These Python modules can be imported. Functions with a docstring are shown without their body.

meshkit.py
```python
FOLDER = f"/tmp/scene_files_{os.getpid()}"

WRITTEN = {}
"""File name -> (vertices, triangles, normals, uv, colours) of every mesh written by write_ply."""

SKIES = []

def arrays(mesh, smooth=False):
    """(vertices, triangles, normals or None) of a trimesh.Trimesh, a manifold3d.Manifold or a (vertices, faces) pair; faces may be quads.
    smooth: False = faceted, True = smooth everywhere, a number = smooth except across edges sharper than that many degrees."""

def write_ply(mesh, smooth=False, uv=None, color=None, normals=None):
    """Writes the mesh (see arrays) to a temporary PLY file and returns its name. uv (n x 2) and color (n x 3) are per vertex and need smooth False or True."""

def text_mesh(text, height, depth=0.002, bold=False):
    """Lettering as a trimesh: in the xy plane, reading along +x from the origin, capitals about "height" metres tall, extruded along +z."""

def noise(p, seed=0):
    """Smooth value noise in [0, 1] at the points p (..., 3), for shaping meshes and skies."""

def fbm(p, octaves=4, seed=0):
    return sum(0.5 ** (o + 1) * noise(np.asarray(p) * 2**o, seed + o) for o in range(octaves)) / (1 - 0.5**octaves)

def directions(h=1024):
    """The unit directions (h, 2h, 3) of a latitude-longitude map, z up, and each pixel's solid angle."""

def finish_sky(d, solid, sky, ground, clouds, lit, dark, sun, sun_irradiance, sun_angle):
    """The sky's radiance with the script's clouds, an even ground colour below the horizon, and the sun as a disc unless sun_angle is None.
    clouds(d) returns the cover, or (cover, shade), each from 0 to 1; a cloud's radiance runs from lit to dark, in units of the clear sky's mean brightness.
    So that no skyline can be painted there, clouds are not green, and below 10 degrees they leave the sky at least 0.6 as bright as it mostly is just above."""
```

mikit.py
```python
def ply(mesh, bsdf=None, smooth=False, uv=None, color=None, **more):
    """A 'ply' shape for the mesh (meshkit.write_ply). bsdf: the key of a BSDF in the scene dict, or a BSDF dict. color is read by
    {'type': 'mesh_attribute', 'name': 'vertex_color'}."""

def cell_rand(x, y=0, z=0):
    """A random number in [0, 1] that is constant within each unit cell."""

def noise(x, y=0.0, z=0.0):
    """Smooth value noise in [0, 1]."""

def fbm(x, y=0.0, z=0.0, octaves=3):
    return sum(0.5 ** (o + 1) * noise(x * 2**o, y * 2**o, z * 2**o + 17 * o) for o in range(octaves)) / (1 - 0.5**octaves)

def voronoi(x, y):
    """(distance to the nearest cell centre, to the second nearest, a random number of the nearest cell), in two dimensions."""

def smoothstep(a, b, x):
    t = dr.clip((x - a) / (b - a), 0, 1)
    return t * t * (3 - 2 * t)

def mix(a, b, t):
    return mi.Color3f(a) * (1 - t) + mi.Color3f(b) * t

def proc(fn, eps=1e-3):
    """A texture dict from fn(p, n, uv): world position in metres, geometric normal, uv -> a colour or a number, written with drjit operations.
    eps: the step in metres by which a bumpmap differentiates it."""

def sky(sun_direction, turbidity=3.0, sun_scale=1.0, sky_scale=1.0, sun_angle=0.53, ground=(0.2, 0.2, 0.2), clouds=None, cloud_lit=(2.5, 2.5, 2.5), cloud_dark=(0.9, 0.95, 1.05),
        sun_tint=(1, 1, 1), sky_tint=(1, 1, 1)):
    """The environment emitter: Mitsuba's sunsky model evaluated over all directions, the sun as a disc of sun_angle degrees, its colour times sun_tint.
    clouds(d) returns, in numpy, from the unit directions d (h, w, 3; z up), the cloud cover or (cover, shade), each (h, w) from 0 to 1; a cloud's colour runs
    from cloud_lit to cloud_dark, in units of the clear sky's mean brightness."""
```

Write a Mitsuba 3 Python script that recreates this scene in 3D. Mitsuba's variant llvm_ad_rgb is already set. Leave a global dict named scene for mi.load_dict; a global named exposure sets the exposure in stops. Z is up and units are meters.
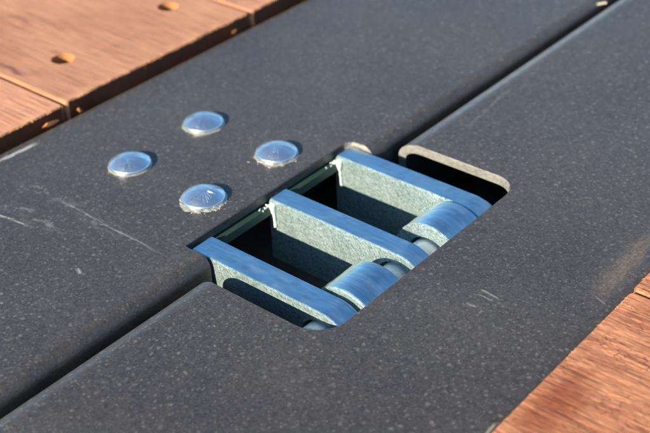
import math, random
import numpy as np, trimesh, mitsuba as mi, mikit, meshkit
import drjit as dr
import manifold3d as m3
from manifold3d import Manifold, CrossSection
from mikit import proc, noise, fbm, voronoi, cell_rand, smoothstep, mix

# ------------------------------------------------------------------ camera, sky, exposure
# The scene is drawn in drawing units of 0.87 mm: x along the steel strips, y away from the camera, z up, z = 0 the top of the steel.
U = 0.00087
scene = {'type': 'scene'}
labels = {}
CAM = np.array([-364.2314589, -470.1476984, 347.4602402])
FWD = np.array([0.6237831, 0.5509398, -0.5544006])
UP = np.array([0.4441358, 0.3338158, 0.8314508])
FOCUS = 575.0
scene['camera'] = {
    'type': 'thinlens', 'fov': 30.9428, 'fov_axis': 'x', 'near_clip': 0.01, 'far_clip': 60.0,
    'aperture_radius': 3.0 * U, 'focus_distance': FOCUS * U,
    'to_world': mi.ScalarTransform4f().look_at(origin=(CAM * U).tolist(), target=((CAM + FWD * 100) * U).tolist(), up=UP.tolist())}
SUN = (-1.0, 0.05, 0.42)
scene['sky'] = mikit.sky(SUN, turbidity=2.5, sun_scale=1.3, sky_scale=0.85, sun_tint=(0.86, 0.99, 1.22), sky_tint=(0.74, 1.02, 1.24))
exposure = 2.8

# ------------------------------------------------------------------ helpers
rng = np.random.default_rng(7)
random.seed(7)
used = {}


def key_of(name):
    n = used.get(name, -1) + 1
    used[name] = n
    return name if n == 0 else f'{name}_{n:03d}'


def part(parent, name, mesh, bsdf, smooth=30, label=None, kind=None):
    """One entry of the scene: a child of parent, or a top-level object when parent is None."""
    k = key_of(f'{parent}__{name}' if parent else name)
    shape = mikit.ply(scaled(mesh), bsdf, smooth)
    scene[k] = shape
    if label or kind:
        labels[k] = {}
        if label:
            labels[k]['label'] = label
        if kind:
            labels[k]['kind'] = kind
    return k


def thing(name, label, cat, group=None):
    k = key_of(name)
    labels[k] = {'label': label, 'category': cat}
    if group:
        labels[k]['group'] = group
    return k


def scaled(mesh):
    if hasattr(mesh, 'to_mesh'):
        m = mesh.to_mesh()
        mesh = trimesh.Trimesh(np.array(m.vert_properties[:, :3], float), np.array(m.tri_verts), process=False)
    else:
        mesh = mesh.copy()
    mesh.vertices = mesh.vertices * U
    return mesh


def tm(man):
    m = man.to_mesh()
    return trimesh.Trimesh(np.array(m.vert_properties[:, :3], float), np.array(m.tri_verts), process=False)


def rrect(x0, y0, x1, y1, r, n=10):
    """A rectangle with the four corner radii r (lower left, lower right, upper right, upper left)."""
    pts = []
    for (cx, cy, a), q in zip(((x0, y0, 180), (x1, y0, 270), (x1, y1, 0), (x0, y1, 90)), r):
        ox = cx + (q if cx == x0 else -q)
        oy = cy + (q if cy == y0 else -q)
        for t in np.linspace(0, 90, n if q > 0 else 1):
            t = math.radians(a + t)
            pts.append((ox + q * math.cos(t), oy + q * math.sin(t)))
    return np.array(pts)


def section(poly):
    p = np.asarray(poly, float)
    x, y = p[:, 0], p[:, 1]
    if np.sum(x * np.roll(y, -1) - y * np.roll(x, -1)) < 0:
        p = p[::-1]
    return CrossSection([p.tolist()])


def prism(poly, z0, z1):
    return section(poly).extrude(z1 - z0).translate([0, 0, z0])


def along_x(poly_yz, x0, x1, n=1):
    """Extrudes a profile given in (y, z) from x0 to x1."""
    m = section(poly_yz).extrude(x1 - x0, n)
    # extruded (a, b, h) -> (h, a, b)
    return m.transform([[0, 0, 1, x0], [1, 0, 0, 0], [0, 1, 0, 0]])


def arc(cx, cy, r, a0, a1, n):
    return [(cx + r * math.cos(math.radians(a)), cy + r * math.sin(math.radians(a))) for a in np.linspace(a0, a1, n)]


def lumpy(mesh, amp, freq, seed):
    m = mesh.copy()
    n = m.vertex_normals
    m.vertices = m.vertices + n * ((meshkit.fbm(m.vertices * freq, 3, seed) - 0.5) * 2 * amp)[:, None]
    return m


# ------------------------------------------------------------------ materials
def band(x, y, x0, y0, x1, y1, w, brk=0.5, seed=0.0):
    """A streak of wear from (x0, y0) to (x1, y1), w wide, broken up by noise."""
    L = math.hypot(x1 - x0, y1 - y0)
    ux, uy = (x1 - x0) / L, (y1 - y0) / L
    t = ((x - x0) * ux + (y - y0) * uy) / L
    s = -(x - x0) * uy + (y - y0) * ux
    s = s + (noise(t * L / 9.0, seed) - 0.5) * w * 0.6
    a = smoothstep(-0.05, 0.2, t) * (1 - smoothstep(0.75, 1.05, t))
    b = 1 - smoothstep(0.0, w * 0.85, dr.abs(s))
    n = 0.5 * noise(t * L / 5.0, s / (w * 0.22), seed + 3.0) + 0.3 * noise(t * L / 1.1, s / 0.4, seed + 7.0) + 0.2 * noise(t * L / 0.5, s / 0.25, seed)
    return a * b * smoothstep(brk - 0.1, brk + 0.38, n)


def paint_marks(x, y):
    m = band(x, y, -46, 66.8, -15.5, 63.3, 3.0, 0.22, 1)
    m = dr.maximum(m, 0.40 * band(x, y, -48.0, 40, -50.2, -62, 7.5, 0.55, 2))
    m = dr.maximum(m, 0.42 * band(x, y, -49.4, 8, -50.4, -84, 1.3, 0.34, 5))
    m = dr.maximum(m, 0.8 * band(x, y, -79.5, 26, -76.0, -7, 1.7, 0.35, 7))
    m = dr.maximum(m, 0.34 * band(x, y, -70, 28, -67.5, -24, 8.0, 0.55, 11))
    m = dr.maximum(m, 0.6 * band(x, y, -85.6, -54, -87.0, -60, 1.9, 0.3, 13))
    m = dr.maximum(m, 0.42 * band(x, y, 23.8, -226, 21.8, -238, 1.2, 0.2, 17))
    m = dr.maximum(m, 0.30 * band(x, y, 19.6, -227, 18.8, -236, 1.2, 0.3, 19))
    m = dr.maximum(m, 0.45 * band(x, y, 10.4, -226.5, 11.0, -232.5, 1.6, 0.25, 23))
    m = dr.maximum(m, 0.22 * band(x, y, 150, -132.5, 214, -124.0, 2.6, 0.42, 29))
    m = dr.maximum(m, 0.6 * band(x, y, -60, -283.2, -49, -282.6, 1.3, 0.1, 31))  # glint on the near bent edge, put into the colour as a pale streak
    m = dr.maximum(m, 0.8 * band(x, y, 42.6, -52.9, 44.2, -52.9, 1.6, 0.0, 37))
    m = dr.maximum(m, 0.25 * band(x, y, 52, -272, 49, -280, 1.2, 0.3, 41))
    return m


def spots(x, y, cell, keep, r0, r1):
    d, _, w = voronoi(x / cell, y / cell)
    rad = r0 + (r1 - r0) * cell_rand(w * 9173.0)
    wob = (noise(x / (cell * 0.17), y / (cell * 0.17), 3.0) - 0.5) * 0.5
    d = d * (1 + wob)
    return dr.select(w < keep, 1 - smoothstep(rad * 0.35, rad, d), 0.0) * (0.35 + 0.65 * cell_rand(w * 7919.0))


def paint_color(p, n, uv):
    x, y, z = p.x / U, p.y / U, p.z / U
    big = fbm(x / 60, y / 60, z / 60, octaves=3)
    fine = noise(x / 0.75 + y / 3.1, y / 0.75 - x / 3.3, z / 0.75)
    mid = noise(x / 1.9 - y / 5, y / 1.9 + x / 5, z / 1.9)
    c = mix((0.049, 0.0435, 0.0425), (0.071, 0.0635, 0.0575), big)
    c = c * (0.56 + 0.56 * fine + 0.32 * mid)
    up = smoothstep(0.2, 0.9, n.z)
    dens = smoothstep(0.25, 0.7, noise(x / 45 + 9.0, y / 45)) * 0.7 + 0.5 * smoothstep(60, 260, x)
    s = spots(x, y, 4.6, 0.55, 0.08, 0.31) * (0.35 + 0.65 * dens)
    s2 = spots(x + 31.0, y + 7.0, 3.3, 0.36, 0.12, 0.36)
    s3 = spots(x + 11.0, y - 57.0, 1.7, 0.22, 0.15, 0.40)
    dust = dr.minimum(1.0, 0.42 * s + 0.27 * s2 + 0.30 * s3) * up
    haze = smoothstep(0.45, 0.8, fbm(x / 28 + 5.0, y / 40, 1.0, octaves=4)) * up
    c = mix(c, (0.15, 0.14, 0.125), 0.08 * haze * (0.4 + 0.8 * mid))
    c = mix(c, mix((0.30, 0.295, 0.29), (0.30, 0.25, 0.20), noise(x / 8, y / 8, 2.0)), dust)
    # a dusting of dirt along the bent edges by the slot, and a rubbed brown patch near the front planks
    edge = smoothstep(-84, -93, y) * (1 - smoothstep(-106, -108, y))
    c = mix(c, (0.115, 0.095, 0.075), edge * 0.22 * smoothstep(0.35, 0.75, noise(x / 7, y / 5, 4.0)) * (0.4 + 0.6 * fine))
    px, py = (x - 84) / 30, (y + 271.5 - (x - 84) * 0.06) / 5.2
    patch = dr.exp(-px * px * px * px - py * py) * (0.3 + 0.7 * fbm(x / 4.5, y / 1.2, 8.0, octaves=4)) * (0.5 + 0.9 * fine)
    c = mix(c, (0.22, 0.165, 0.125), dr.minimum(patch * 0.75, 1.0) * up)
    # pale sky sheen painted along the edge of the front plate at the gap
    rim_sheen = smoothstep(-119.5, -115.5, y) * (1 - smoothstep(-107.5, -106.6, y)) * (0.16 + 0.5 * smoothstep(90, 210, x)) * (0.4 + 0.9 * fbm(x / 5, y / 2, 4.0))
    c = mix(c, (0.20, 0.215, 0.235), dr.minimum(rim_sheen, 0.8) * smoothstep(-0.2, 0.2, n.y + 0.1))
    m = paint_marks(x, y) * up
    return mix(c, (0.47, 0.45, 0.43), dr.minimum(m, 1.0))


def paint_rough(p, n, uv):
    x, y = p.x / U, p.y / U
    return 0.25 + 0.13 * noise(x / 4, y / 4) + 0.10 * fbm(x / 40, y / 40)


def paint_bump(p, n, uv):
    x, y, z = p.x / U, p.y / U, p.z / U
    return 0.6 * noise(x / 1.1, y / 1.1, z / 1.1) + 0.4 * noise(x / 0.5, y / 0.5, z / 0.5) + 0.35 * noise(x / 5, y / 5, z / 5)


def bumped(key, base, fn, scale, eps):
    scene[key] = {'type': 'bumpmap', 'arbitrary': proc(fn, eps), 'scale': scale, 'bsdf': base}


def two(d):
    return {'type': 'twosided', 'bsdf': d}


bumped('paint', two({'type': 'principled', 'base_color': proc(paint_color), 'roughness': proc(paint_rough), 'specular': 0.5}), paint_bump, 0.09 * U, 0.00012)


def bare_color(p, n, uv):
    x, y, z = p.x / U, p.y / U, p.z / U
    return mix((0.085, 0.082, 0.074), (0.28, 0.275, 0.255), noise(x / 1.2, y / 1.2, z / 1.2) * 0.6 + 0.4 * noise(x / 3, y / 6, z / 3))


scene['bare_edge'] = two({'type': 'principled', 'base_color': proc(bare_color), 'roughness': 0.6, 'metallic': 0.1})


def turned(p, a):
    x, y, z = p.x / U / a, p.y / U / a, p.z / U / a
    return 0.60 * x + 0.64 * y + 0.48 * z, -0.80 * x + 0.48 * y + 0.36 * z, -0.60 * y + 0.80 * z


def zinc_color(p, n, uv):
    g = 0.55 * noise(*turned(p, 0.95)) + 0.45 * noise(*turned(p, 0.5))
    b = fbm(*turned(p, 9.0))
    c = mix((0.28, 0.385, 0.395), (0.42, 0.535, 0.56), b)
    return c * dr.maximum(0.2, 1.0 + 1.6 * (g - 0.5))


def zinc_bump(p, n, uv):
    return 0.6 * noise(*turned(p, 1.15)) + 0.4 * noise(*turned(p, 0.55))


bumped('zinc', two({'type': 'principled', 'base_color': proc(zinc_color), 'roughness': 0.58, 'metallic': 0.82, 'specular': 0.5}), zinc_bump, 0.10 * U, 0.00015)


def worn_color(p, n, uv):
    x, y, z = p.x / U, p.y / U, p.z / U
    b = fbm(x / 7 + 3.0, y / 10, z / 7)
    c = mix((0.66, 0.78, 0.80), (0.82, 0.90, 0.90), b)
    st = smoothstep(0.55, 0.85, fbm(x / 6, y / 5, 5.0, octaves=4))
    run = noise(x / 0.9, y / 16, 3.0) * 0.6 + 0.4 * noise(x / 0.4, y / 7, 6.0)
    return mix(c * (0.82 + 0.32 * run), (0.46, 0.44, 0.38), 0.35 * st)


def worn_rough(p, n, uv):
    x, y, z = p.x / U, p.y / U, p.z / U
    return 0.21 + 0.20 * smoothstep(0.4, 0.75, fbm(x / 4, y / 9, z / 5, octaves=4))


def worn_bump(p, n, uv):
    x, y, z = p.x / U, p.y / U, p.z / U
    return noise(x / 2.6, y / 4.0, z / 3) + 0.25 * noise(x / 0.7, y / 0.9, z / 0.7)


bumped('worn_zinc', two({'type': 'principled', 'base_color': proc(worn_color), 'roughness': proc(worn_rough), 'metallic': 1.0, 'specular': 0.5}), worn_bump, 0.10 * U, 0.0002)


def bolt_color(p, n, uv):
    x, y, z = p.x / U, p.y / U, p.z / U
    return mix((0.74, 0.78, 0.80), (0.90, 0.92, 0.93), fbm(x / 3, y / 3, z / 2))


def bolt_bump(p, n, uv):
    x, y, z = p.x / U, p.y / U, p.z / U
    bx, by = x - dr.select(x > 30, 60.0, 0.0), y + dr.select(y < -30, 60.0, 0.0)
    r, t = dr.sqrt(bx * bx + by * by), dr.atan2(by, bx)
    fan = noise(t * 4.2 + dr.select(x > 30, 7.0, 0.0) + dr.select(y < -30, 13.0, 0.0), r * 0.13) + 0.35 * noise(t * 14, r * 0.3, 5.0)
    return (0.7 * noise(x / 4.2, y / 4.2, 3.0) + 0.25 * noise(x / 1.1, y / 1.1, z / 1.1)
            + 1.5 * fan * smoothstep(1.5, 6.0, r) * (1 - smoothstep(8.5, 12.0, r)))


bumped('bolt_zinc', two({'type': 'principled', 'base_color': proc(bolt_color), 'roughness': 0.27, 'metallic': 0.95}), bolt_bump, 0.24 * U, 0.0002)
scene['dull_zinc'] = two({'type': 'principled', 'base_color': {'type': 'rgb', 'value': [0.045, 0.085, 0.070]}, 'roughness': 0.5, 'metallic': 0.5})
scene['burr_zinc'] = two({'type': 'principled', 'base_color': {'type': 'rgb', 'value': [0.42, 0.40, 0.34]}, 'roughness': 0.35, 'metallic': 0.45, 'specular': 0.6})
scene['pale_pin'] = two({'type': 'principled', 'base_color': {'type': 'rgb', 'value': [0.86, 0.82, 0.74]}, 'roughness': 0.3, 'specular': 0.5})
scene['drip_zinc'] = two({'type': 'principled', 'base_color': {'type': 'rgb', 'value': [0.60, 0.66, 0.62]}, 'roughness': 0.35, 'metallic': 0.1, 'specular': 0.6})


def wood_color(p, n, uv):
    x, y, z = p.x / U, p.y / U, p.z / U
    which = cell_rand(dr.floor((x + 1000 - 20.0 * 1.0) / 168.3), dr.select(y > -100, 1.0, 0.0))
    front = dr.select(y < -100, 1.0, 0.0)
    pale = dr.select(x < 19.0, 1.0, 0.0)
    wx = x + 6 * (noise(x / 40, y / 120) - 0.5)
    g = mix(noise(wx / 2.2, y / 46, z / 2.2), noise(wx / 1.8, y / 14, z / 2.2), front).x
    g2 = noise(wx / 0.75, y / 16, z / 0.75)
    g3 = fbm(wx / 16, y / 120, z / 16)
    # rough sawn marks running across
    saw = noise(x / 22, y / 2.4, z / 9)
    base_r = mix((0.40, 0.180, 0.100), (0.60, 0.315, 0.188), g3 * 0.55 + g * 0.35 + 0.1 * which)
    base_f = mix((0.27, 0.088, 0.042), (0.56, 0.255, 0.138), g3 * 0.5 + g * 0.35 + saw * 0.15)
    c = mix(base_r * (1 + 0.26 * pale), base_f, front)
    c = c * (0.74 + 0.44 * g2 + 0.2 * front * (g2 - 0.5)) * (0.97 + 0.06 * saw + 0.10 * front * (saw - 0.5))
    vd, vs, vw = voronoi(wx / 1.7 + 0.6 * noise(x / 2, y / 3), y / 5.0 + 0.8 * noise(x / 2.3, y / 4, 5.0))
    crack = (1 - smoothstep(0.03, 0.16, vs - vd)) * smoothstep(0.35, 0.7, fbm(x / 9, y / 14, 6.0)) * front
    c = c * (1 + front * (0.17 + 0.34 * (vw - 0.5)))
    c = mix(c, (0.15, 0.048, 0.026), 0.8 * crack)
    pores = smoothstep(0.66, 0.82, noise(x / 0.8 + 40.0, y / 13, z / 0.8)) * (0.45 + 0.35 * front)
    c = mix(c, (0.10, 0.035, 0.02), pores * 0.6)
    end = smoothstep(0.6, 0.9, dr.abs(n.y))
    c = mix(c, mix((0.060, 0.018, 0.009), (0.15, 0.052, 0.025), 0.5 * g3 + 0.5 * noise(x / 1.3, y, z / 1.3)), end)
    # dark resin streaks of the middle rear plank, stain on the front plank
    st = band(x, y, 29.0, 166, 28.6, 128, 4.5, 0.1, 51) + 0.8 * band(x, y, 83, 221, 82, 196, 3.6, 0.15, 53) + 0.7 * band(x, y, 91.5, 197, 88, 156, 3.0, 0.25, 57)
    c = mix(c, (0.13, 0.035, 0.045), dr.minimum(0.75 * st, 1.0))
    tone = smoothstep(0.35, 0.7, fbm(x / 34, y / 70, 7.0, octaves=4)) * (1 - front)
    c = mix(c, c * mi.Color3f(0.74, 0.62, 0.66), 0.4 * tone)
    fray = (1 - smoothstep(0, 13, y - 80)) * (1 - front) * smoothstep(0.5, 0.75, noise(x / 6, y / 9, 9.0))
    c = mix(c, (0.62, 0.33, 0.18), 0.5 * fray * (1 - end))
    bl = dr.exp(-((x + 40) / 34) ** 2 - ((y + 304) / 13) ** 2)
    bl = smoothstep(0.30, 0.75, bl * (0.45 + 0.9 * fbm(x / 3.2, y / 4.5, 2.0, octaves=4)))
    return mix(c, (0.20, 0.048, 0.020), dr.minimum(bl * 0.6, 1.0))


def wood_bump(p, n, uv):
    x, y, z = p.x / U, p.y / U, p.z / U
    front = dr.select(y < -100, 1.0, 0.0)
    return (0.6 - 0.3 * front) * noise(x / 1.5, y / 24, z / 1.5) + 0.3 * noise(x / 0.7, y / 7, z / 0.7) + 0.25 * noise(x / 14, y / 1.9, z / 6) + front * 0.55 * noise(x / 1.3 + 0.5 * noise(y / 3), y / 2.6, z / 2)


bumped('wood', two({'type': 'principled', 'base_color': proc(wood_color), 'roughness': 0.65, 'specular': 0.2}), wood_bump, 0.42 * U, 0.0003)
scene['chip_wood'] = two({'type': 'principled', 'base_color': {'type': 'rgb', 'value': [0.50, 0.20, 0.065]}, 'roughness': 0.7, 'specular': 0.2})
scene['dry_straw'] = two({'type': 'principled', 'base_color': {'type': 'rgb', 'value': [0.42, 0.38, 0.28]}, 'roughness': 0.7, 'specular': 0.2})
scene['fresh_wood'] = two({'type': 'principled', 'base_color': {'type': 'rgb', 'value': [0.40, 0.175, 0.065]}, 'roughness': 0.7, 'specular': 0.3})


def soil_color(p, n, uv):
    return mix((0.05, 0.042, 0.035), (0.12, 0.10, 0.08), fbm(p.x / 0.03, p.y / 0.03))


scene['soil'] = {'type': 'principled', 'base_color': proc(soil_color), 'roughness': 0.9}

# ------------------------------------------------------------------ setting: the ground under the deck
g = trimesh.creation.box(extents=[12000, 12000, 10])
g.apply_translation([0, 0, -72])
k = part(None, 'ground', g, 'soil', False)
labels[k] = {'kind': 'structure'}

# ------------------------------------------------------------------ the two bent steel channels
TH, DEPTH = 5.4, 64.0
X0, X1 = -620.0, 900.0


def channel_profile(ya, yb, ea, eb):
    """Outer flanges at ya < yb, top at z = 0, both edges bent down; ea, eb: (breadth, height) of each bend."""
    def bend(y, s, e, t, n):
        return [(y - s * (e[0] - (e[0] - t) * math.sin(q)), -e[1] + (e[1] - t) * math.cos(q)) for q in np.linspace(0, math.pi / 2, n)]
    o = bend(yb, 1, eb, 0, 19) + [(yb, -DEPTH), (yb - TH, -DEPTH)] + bend(yb, 1, eb, TH, 11)[::-1]
    p = bend(ya, -1, ea, TH, 11) + [(ya + TH, -DEPTH), (ya, -DEPTH)] + bend(ya, -1, ea, 0, 19)[::-1]
    return o + p


def notch(poly, bev=0.55):
    """A cutter with straight walls and a slightly eased upper edge."""
    cs = section(poly)
    c = cs.extrude(90).translate([0, 0, -80])
    wide = cs.offset(bev, m3.JoinType.Round)
    low, high = [np.asarray(q) for q in cs.to_polygons()][0], [np.asarray(q) for q in wide.to_polygons()][0]
    pts = np.vstack([np.c_[low, np.full(len(low), -bev)], np.c_[high, np.full(len(high), 0.02)], np.c_[high, np.full(len(high), 3.0)]])
    return c + Manifold.hull_points(pts)


REAR_GAP, REAR_FAR = -102.0, 79.0
FRONT_GAP, FRONT_NEAR = -106.5, -290.0
NR = rrect(-37.6, -140, 97.5, -84.2, (0, 0, 6.5, 1.5))
NF = rrect(-51.5, -189.6, 116.0, -60, (17, 14, 0, 0))


def split_edge(man, xs, tol=0.05):
    """Separates the cut wall that shows bare steel (facing -x at x = xs) from the painted rest."""
    t = tm(man)
    n = t.face_normals
    c = t.triangles_center
    on = np.zeros(len(c), bool)
    for f in xs:
        on |= f(c, n)
    a = t.submesh([np.nonzero(~on)[0]], append=True, repair=False)
    b = t.submesh([np.nonzero(on)[0]], append=True, repair=False)
    return a, b


rear = thing('steel_channel', 'dark grey steel plate behind the slot with four domed bolts in a square', 'steel plate', 'the two dark steel plates of the joint')
man = along_x(channel_profile(REAR_GAP, REAR_FAR, (7.0, 7.5), (12.0, 10.0)), X0, X1) - notch(NR)
a, b = split_edge(man, [lambda c, n: (c[:, 0] > 90) & (c[:, 0] < 98.6) & (c[:, 1] < -84) & (n[:, 0] < -0.25) & (c[:, 2] < -0.3)])
part(rear, 'plate', a, 'paint', 35)
part(rear, 'cut_edge', b, 'bare_edge', 35, 'bare pale cut edge at the far end of the notch')

front = thing('steel_channel', 'dark grey speckled steel plate in front of the slot, without bolts', 'steel plate', 'the two dark steel plates of the joint')
man = along_x(channel_profile(FRONT_NEAR, FRONT_GAP, (10.0, 9.0), (16.0, 11.0)), X0, X1) - notch(NF)
a, b = split_edge(man, [lambda c, n: (c[:, 0] > 100) & (c[:, 0] < 117) & (c[:, 1] < -100) & (c[:, 1] > -186) & (n[:, 0] < -0.35) & (c[:, 2] < -0.1)])
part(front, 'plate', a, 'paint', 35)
part(front, 'cut_edge', b, 'bare_edge', 35, 'bare grey cut edge with rounded corner at the far end of the notch')


# ------------------------------------------------------------------ the domed bolts
def cap_z(q, r, h):
    R = (r * r + (h - 1.9) ** 2) / (2 * (h - 1.9))
    return h - R + math.sqrt(R * R - q * q)


def dome(cx, cy, r, h, seed):
    prof = [(r * 0.95, 0.0), (r - 0.15, 0.3), (r, 0.8), (r, 1.4), (r - 0.15, 1.9)]
    prof += [(q, cap_z(q, r, h)) for q in np.linspace(r - 0.4, 0.0, 26)]
    m = trimesh.creation.revolve(np.array(prof), sections=72)
    m.apply_translation([cx, cy, 0])
    return m


BOLTS = [(0, 0, 'leftmost bolt, with a clean rim and a bright spot below it'), (60, 0, 'farthest bolt, nearest the planks behind'),
         (0, -60, 'nearest bolt, ringed with crusty flakes'), (60, -60, 'rightmost bolt, beside the slot')]
for i, (bx, by, lab) in enumerate(BOLTS):
    r, HD = 12.3, 5.9
    b = part(rear, 'bolt', dome(bx, by, r, HD, i), 'bolt_zinc', 50, lab)
    # raised fan of strokes stamped into the crown
    strokes = []
    rs = np.random.default_rng(70 + i)
    for q in range((7, 5, 11, 6)[i]):
        ang = math.radians(-138 + (q - 6) * 13 + rs.uniform(-4, 4) + 8 * i)
        ra, rb = rs.uniform(2.6, 4.5), rs.uniform(6.0, 10.2)
        pts = []
        for rm in (ra, (ra + rb) / 2, rb):
            wd = 0.22 + 0.45 * (rm - ra) / (rb - ra)
            for w, dz in ((-wd, -0.3), (wd, -0.3), (0, 0.22)):
                pts.append((rm, w, cap_z(rm, r, HD) + dz))
        strokes.append(tm(Manifold.hull_points(np.array(pts)).rotate([0, 0, math.degrees(ang)]).translate([bx, by, 0])))
    part(b, 'stamped_stroke', trimesh.util.concatenate(strokes), 'bolt_zinc', False)
    # ring of squeezed-out zinc at the foot of the head
    N = 260
    th = np.arange(N) * 2 * math.pi / N
    circ = np.c_[np.cos(th), np.sin(th), 0 * th]
    amp = (0.35, 0.75, 1.25, 0.95)[i]
    side = 0.25 + 0.75 * np.maximum(0.0, np.cos(th - math.radians(222))) ** 0.7
    n1 = meshkit.fbm(circ * 3.5 + 10 * i, 4, i)
    n2 = meshkit.noise(circ * 9 + 10 * i, 5 + i)
    n3 = meshkit.noise(circ * 7 + 30 + 10 * i, 9 + i)
    wid = 0.3 + 2.2 * side * amp * np.clip(n1 * 2.2 - 0.55, 0.02, 1.2)
    hgt = 0.2 + 0.55 * side * amp * (0.35 + 0.9 * n3)
    prof = ((-1.3, 0.0, 0.05), (0.05, 0.0, 1.0), (0.0, 0.35, 0.55 + 0.5 * n2), (0.0, 0.75, 0.45 * n3 + 0.1), (0.0, 1.0, 0.0))
    verts = np.concatenate([np.c_[bx + (r + d0 + wid * fw) * circ[:, 0], by + (r + d0 + wid * fw) * circ[:, 1], 0.04 + hgt * fz] for d0, fw, fz in prof])
    faces = []
    for q in range(len(prof) - 1):
        for j in range(N):
            A, B = q * N + j, q * N + (j + 1) % N
            faces += [(A, A + N, B + N), (A, B + N, B)]
    part(b, 'zinc_burr', trimesh.Trimesh(verts, np.array(faces), process=False), 'burr_zinc', 40)
    crumbs = []
    for q in range((3, 8, 50, 16)[i]):
        t = math.radians(rs.normal(222, 58))
        rr = r + abs(rs.normal(0, 1.5)) * (0.5 + amp * 0.6)
        sz = rs.uniform(0.15, 0.4) * (0.7 + 0.4 * amp)
        c = Manifold.hull_points(rs.normal(0, 1, (9, 3)) * np.array([sz, sz, sz * 0.55]))
        crumbs.append(tm(c.translate([bx + rr * math.cos(t), by + rr * math.sin(t), sz * 0.25])))
    part(b, 'zinc_crumb', trimesh.util.concatenate(crumbs), 'burr_zinc', False, kind='stuff')

# ------------------------------------------------------------------ the galvanised hinge in the slot
hinge = thing('hinge', 'galvanised steel hinge of three bars and two knuckles in the slot between the plates', 'hinge')
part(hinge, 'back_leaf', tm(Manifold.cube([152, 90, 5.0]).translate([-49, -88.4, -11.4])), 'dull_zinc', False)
part(hinge, 'front_leaf', tm(Manifold.cube([190, 8, 54]).translate([-65, -246, -62])), 'zinc', False)
AX_Y, AX_Z = -174.0, -22.6
R_BAR, R_KN, R_BORE, R_PIN, PIN_Z = 20.0, 22.3, 13.5, 11.7, -21.6
BARS = [(-35.6, -20.4, 'nearest bar of the hinge, its end beside the near notch corner'), (24.8, 38.4, 'middle bar of the hinge, between the two knuckles'), (82.6, 96.2, 'farthest bar of the hinge, next to the far notch end')]
KNUCKLES = [(-17.4, 10.8, 'nearer rounded knuckle, against the nearest bar'), (52.6, 80.2, 'farther rounded knuckle, against the farthest bar')]


def bore(ya, yb):
    return along_x(arc(AX_Y, PIN_Z, R_BORE, 0, 352, 48), ya, yb)


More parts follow.
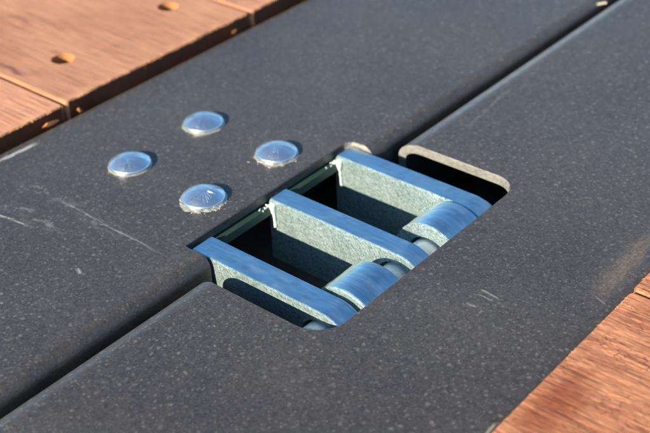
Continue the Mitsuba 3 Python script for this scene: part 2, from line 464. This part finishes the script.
def bevelled(poly, x0, x1, b):
    """An extruded profile whose two ends are eased by b."""
    cs = section(poly)
    small = cs.offset(-b, m3.JoinType.Round)
    def ex(c, a0, a1):
        return c.extrude(a1 - a0).transform([[0, 0, 1, a0], [1, 0, 0, 0], [0, 1, 0, 0]])
    out = ex(cs, x0 + b, x1 - b)
    for k_ in (1, 2, 3):
        f = 1 - math.cos(k_ * math.pi / 8)
        s = 1 - math.sin(k_ * math.pi / 8)
        out = out + ex(cs.offset(-b * f, m3.JoinType.Round), x0 + b * s, x1 - b * s)
    return out + ex(small, x0, x1)


for i, (x0, x1, lab) in enumerate(BARS):
    prof = [(-85.2, AX_Z - R_BAR), (-85.2, -5.0), (-86.6, AX_Z + R_BAR)] + arc(AX_Y, AX_Z, R_BAR, 90, 270, 40)
    solid = bevelled(prof[::-1], x0, x1, 0.9) - bore(x0 - 2, x1 + 2)
    t = tm(solid)
    top = (t.face_normals[:, 2] > 0.35) & (t.triangles_center[:, 2] > AX_Z + R_BORE + 1)
    top |= (np.abs(t.face_normals[:, 0]) < 0.3) & (np.hypot(t.triangles_center[:, 1] - AX_Y, t.triangles_center[:, 2] - AX_Z) > R_BAR - 1.5) & (t.triangles_center[:, 1] < AX_Y)
    body = part(hinge, 'bar', t.submesh([np.nonzero(~top)[0]], append=True, repair=False), 'zinc', 30, lab)
    part(body, 'worn_top', t.submesh([np.nonzero(top)[0]], append=True, repair=False), 'worn_zinc', 40)
    if i:
        dz = (16.5, 19.0)[i - 1]
        rg = np.random.default_rng(40 + i)
        balls = []
        for q, (yy, zz, rr) in enumerate(((-89.0, -6.2, 2.1), (-89.3, -8.2, 1.8), (-89.6, -11.5, 0.9), (-90.0, -dz + 1.0, 0.8), (-90.0, -dz - 2.2, 1.2))):
            s = trimesh.creation.icosphere(subdivisions=2, radius=rr)
            s.apply_translation([x0 - 0.6 - 0.3 * rg.uniform(), yy + rg.uniform(-0.3, 0.3), zz])
            balls.append(Manifold(m3.Mesh(s.vertices.astype(np.float32), s.faces.astype(np.uint32))))
        d = Manifold.batch_hull(balls[:2])
        for q in range(1, len(balls) - 1):
            d = d + Manifold.batch_hull(balls[q:q + 2])
        part(body, 'zinc_drip', lumpy(tm(d.refine_to_length(0.8)), 0.35, 0.7, i), 'drip_zinc', True, 'pale zinc run hanging at the corner')

spat = []
rs = np.random.default_rng(77)
for q in range(26):
    bar_x = (24.8, 82.6)[q % 2]
    sz = rs.uniform(0.3, 0.9)
    c = Manifold.hull_points(rs.normal(0, 1, (10, 3)) * sz * 0.6)
    spat.append(tm(c.translate([bar_x - abs(rs.normal(0, 4.0)) - 0.5, rs.uniform(-88.2, -85.0), -6.2])))
part(hinge, 'weld_spatter', trimesh.util.concatenate(spat), 'drip_zinc', False, kind='stuff')

for i, (x0, x1, lab) in enumerate(KNUCKLES):
    prof = arc(AX_Y, AX_Z, R_KN, 0, 270, 64)[::-1]
    prof = arc(AX_Y, AX_Z, R_KN, -90, 155, 64) + [(-242.0, AX_Z + 9.0), (-242.0, AX_Z - R_KN)]
    solid = bevelled(prof, x0, x1, 1.1) - bore(x0 - 2, x1 + 2)
    t = tm(solid)
    c = t.triangles_center
    top = (np.abs(t.face_normals[:, 0]) < 0.5) & (np.hypot(c[:, 1] - AX_Y, c[:, 2] - AX_Z) > R_KN - 1.6)
    body = part(hinge, 'knuckle', t.submesh([np.nonzero(~top)[0]], append=True, repair=False), 'zinc', 30, lab)
    part(body, 'worn_top', t.submesh([np.nonzero(top)[0]], append=True, repair=False), 'worn_zinc', 40)

pp = [(0.0, 0.0), (R_PIN - 4, 0.0), (R_PIN - 1.2, 0.8), (R_PIN, 2.4), (R_PIN, 146.0), (0.0, 146.0)]
pin = trimesh.creation.revolve(np.array(pp), sections=64)
pin.apply_transform(np.array([[0, 0, 1, -42.0], [1, 0, 0, AX_Y], [0, 1, 0, PIN_Z], [0, 0, 0, 1.0]]))
part(hinge, 'pin', pin, 'pale_pin', 40, 'pale round pin running through bars and knuckles')

# ------------------------------------------------------------------ planks
def plank(xa, xb, y_end, y_far, z_top, label, holes=(), seed=0, fringe=1.0, thick=44.0):
    k = thing('plank', label, 'plank', None)
    rg = np.random.default_rng(500 + seed)
    s = 1 if y_far > y_end else -1
    xs = np.arange(xa + 1.2, xb - 1.2, 0.9)
    ys = y_end + s * (0.22 * fringe * (meshkit.fbm(np.c_[xs / 3.0, xs * 0, xs * 0 + seed], 3) - 0.5) * 2 + rg.normal(0, 0.07, len(xs)) * fringe)
    end = list(zip(xs, ys))
    poly = [(xa, y_end + s * 1.2)] + end + [(xb, y_end + s * 1.2), (xb, y_far), (xa, y_far)]
    cs = section(poly)
    body = cs.extrude(thick - 0.8).translate([0, 0, z_top - thick])
    lid = cs.offset(-0.7, m3.JoinType.Miter).extrude(1.6).translate([0, 0, z_top - 1.6])
    mid = cs.offset(-0.25, m3.JoinType.Miter).extrude(1.2).translate([0, 0, z_top - 1.6])
    man = body + mid + lid
    for hx, hy, r in holes:
        cone = Manifold.cylinder(24.2, r * 0.92, r, 40).translate([hx, hy, z_top - 24.0])
        man = man - cone - Manifold.cylinder(12, r * 0.4, r * 0.4, 40).translate([hx, hy, z_top - 32])
    t = tm(man)
    inside = np.zeros(len(t.faces), bool)
    for hx, hy, r in holes:
        c = t.triangles_center
        inside |= (np.hypot(c[:, 0] - hx, c[:, 1] - hy) < r) & (c[:, 2] < z_top - 0.2) & (c[:, 2] > z_top - 33)
    if holes:
        part(k, 'board', t.submesh([np.nonzero(~inside)[0]], append=True, repair=False), 'wood', 25)
        part(k, 'screw_hole', t.submesh([np.nonzero(inside & (t.triangles_center[:, 0] < 110))[0]], append=True, repair=False), 'fresh_wood', 25, 'round countersunk hole nearer the joint')
        part(k, 'screw_hole', t.submesh([np.nonzero(inside & (t.triangles_center[:, 0] > 110))[0]], append=True, repair=False), 'fresh_wood', 25, 'round countersunk hole at the top edge')
    else:
        part(k, 'board', t, 'wood', 25)
    # torn fibres standing along the sawn end
    tri_v, tri_f = [], []
    n = int((xb - xa) * 3.0 * fringe ** 0.6)
    for q in range(n):
        x = rg.uniform(xa + 1, xb - 1)
        L, w = rg.uniform(0.4, 1.2 + fringe * 0.9) * (0.5 + 0.9 * meshkit.noise(np.array([[x / 6.0, seed, 0.0]]))[0]), rg.uniform(0.15, 0.45)
        z = z_top - rg.uniform(0.1, 0.9)
        y0 = y_end + s * 1.3
        tip = np.array([x + rg.normal(0, 0.5), y0 - s * L, z + rg.uniform(-0.7, 0.35)])
        base = [np.array([x - w, y0, z - 0.2]), np.array([x + w, y0, z - 0.2]), np.array([x, y0, z + 0.45])]
        o = len(tri_v)
        tri_v += base + [tip]
        tri_f += [(o, o + 1, o + 3), (o + 1, o + 2, o + 3), (o + 2, o, o + 3), (o, o + 2, o + 1)]
    part(k, 'torn_fibre', trimesh.Trimesh(np.array(tri_v), np.array(tri_f), process=False), 'wood', False, kind='stuff')
    return k


YR, YF = 80.6, -291.2
W = 165.4
plank(-148.0, 17.6, YR, 470, 5.6, 'light brown plank at the left edge, left of the plank with two holes', seed=1, fringe=0.8)
plank(20.6, 187.0, YR, 470, 6.6, 'wide pinkish brown plank with two round holes, behind the bolted plate', holes=((59, 131, 7.8), (160.5, 136, 7.8)), seed=2, fringe=1.3)
plank(190.2, 356.0, YR, 470, 6.4, 'plank at the top edge, right of the plank with two holes', seed=3, fringe=0.8)
plank(-114.0, 49.2, YF, -620, 13.4, 'reddish brown rough sawn plank in the lower right corner', seed=4, fringe=0.28)
plank(51.2, 216.6, YF, -620, 14.0, 'orange brown plank at the right edge, beyond the reddish plank in the corner', seed=5, fringe=0.25)


# ------------------------------------------------------------------ loose bits
def chip(x, y, z, l, w, h, ang, label, seed):
    rs = np.random.default_rng(seed)
    b = tm(Manifold.hull_points(rs.uniform(-1, 1, (11, 3)) * np.array([l, w, h]) * 0.5))
    b.apply_transform(trimesh.transformations.rotation_matrix(math.radians(ang), [0, 0, 1]))
    b.apply_translation([x, y, z])
    k = part(None, 'wood_chip', b, 'chip_wood', False)
    labels[k] = {'label': label, 'category': 'wood chip', 'group': 'wood chips caught between plate and planks'}


chip(4.0, 77.2, -0.6, 14, 3.2, 5.0, 3, 'orange wood chip caught under the end of the left plank', 1)
chip(27.5, 77.3, -0.6, 6, 2.8, 4.0, 10, 'small orange wood chip just right of the joint of the rear planks', 2)
chip(166.5, 77.2, -0.2, 9, 3.2, 4.6, 20, 'orange wood chip near the far joint of the rear planks', 3)
st = trimesh.creation.cylinder(radius=0.7, height=7, sections=8)
st.apply_transform(trimesh.transformations.rotation_matrix(math.radians(72), [1, 0.25, 0]))
st.apply_translation([362, -104.5, -2.2])
k = part(None, 'straw', lumpy(st, 0.2, 0.5, 9), 'dry_straw', True)
labels[k] = {'label': 'short dry straw lying across the narrow gap near the top right corner', 'category': 'straw'}
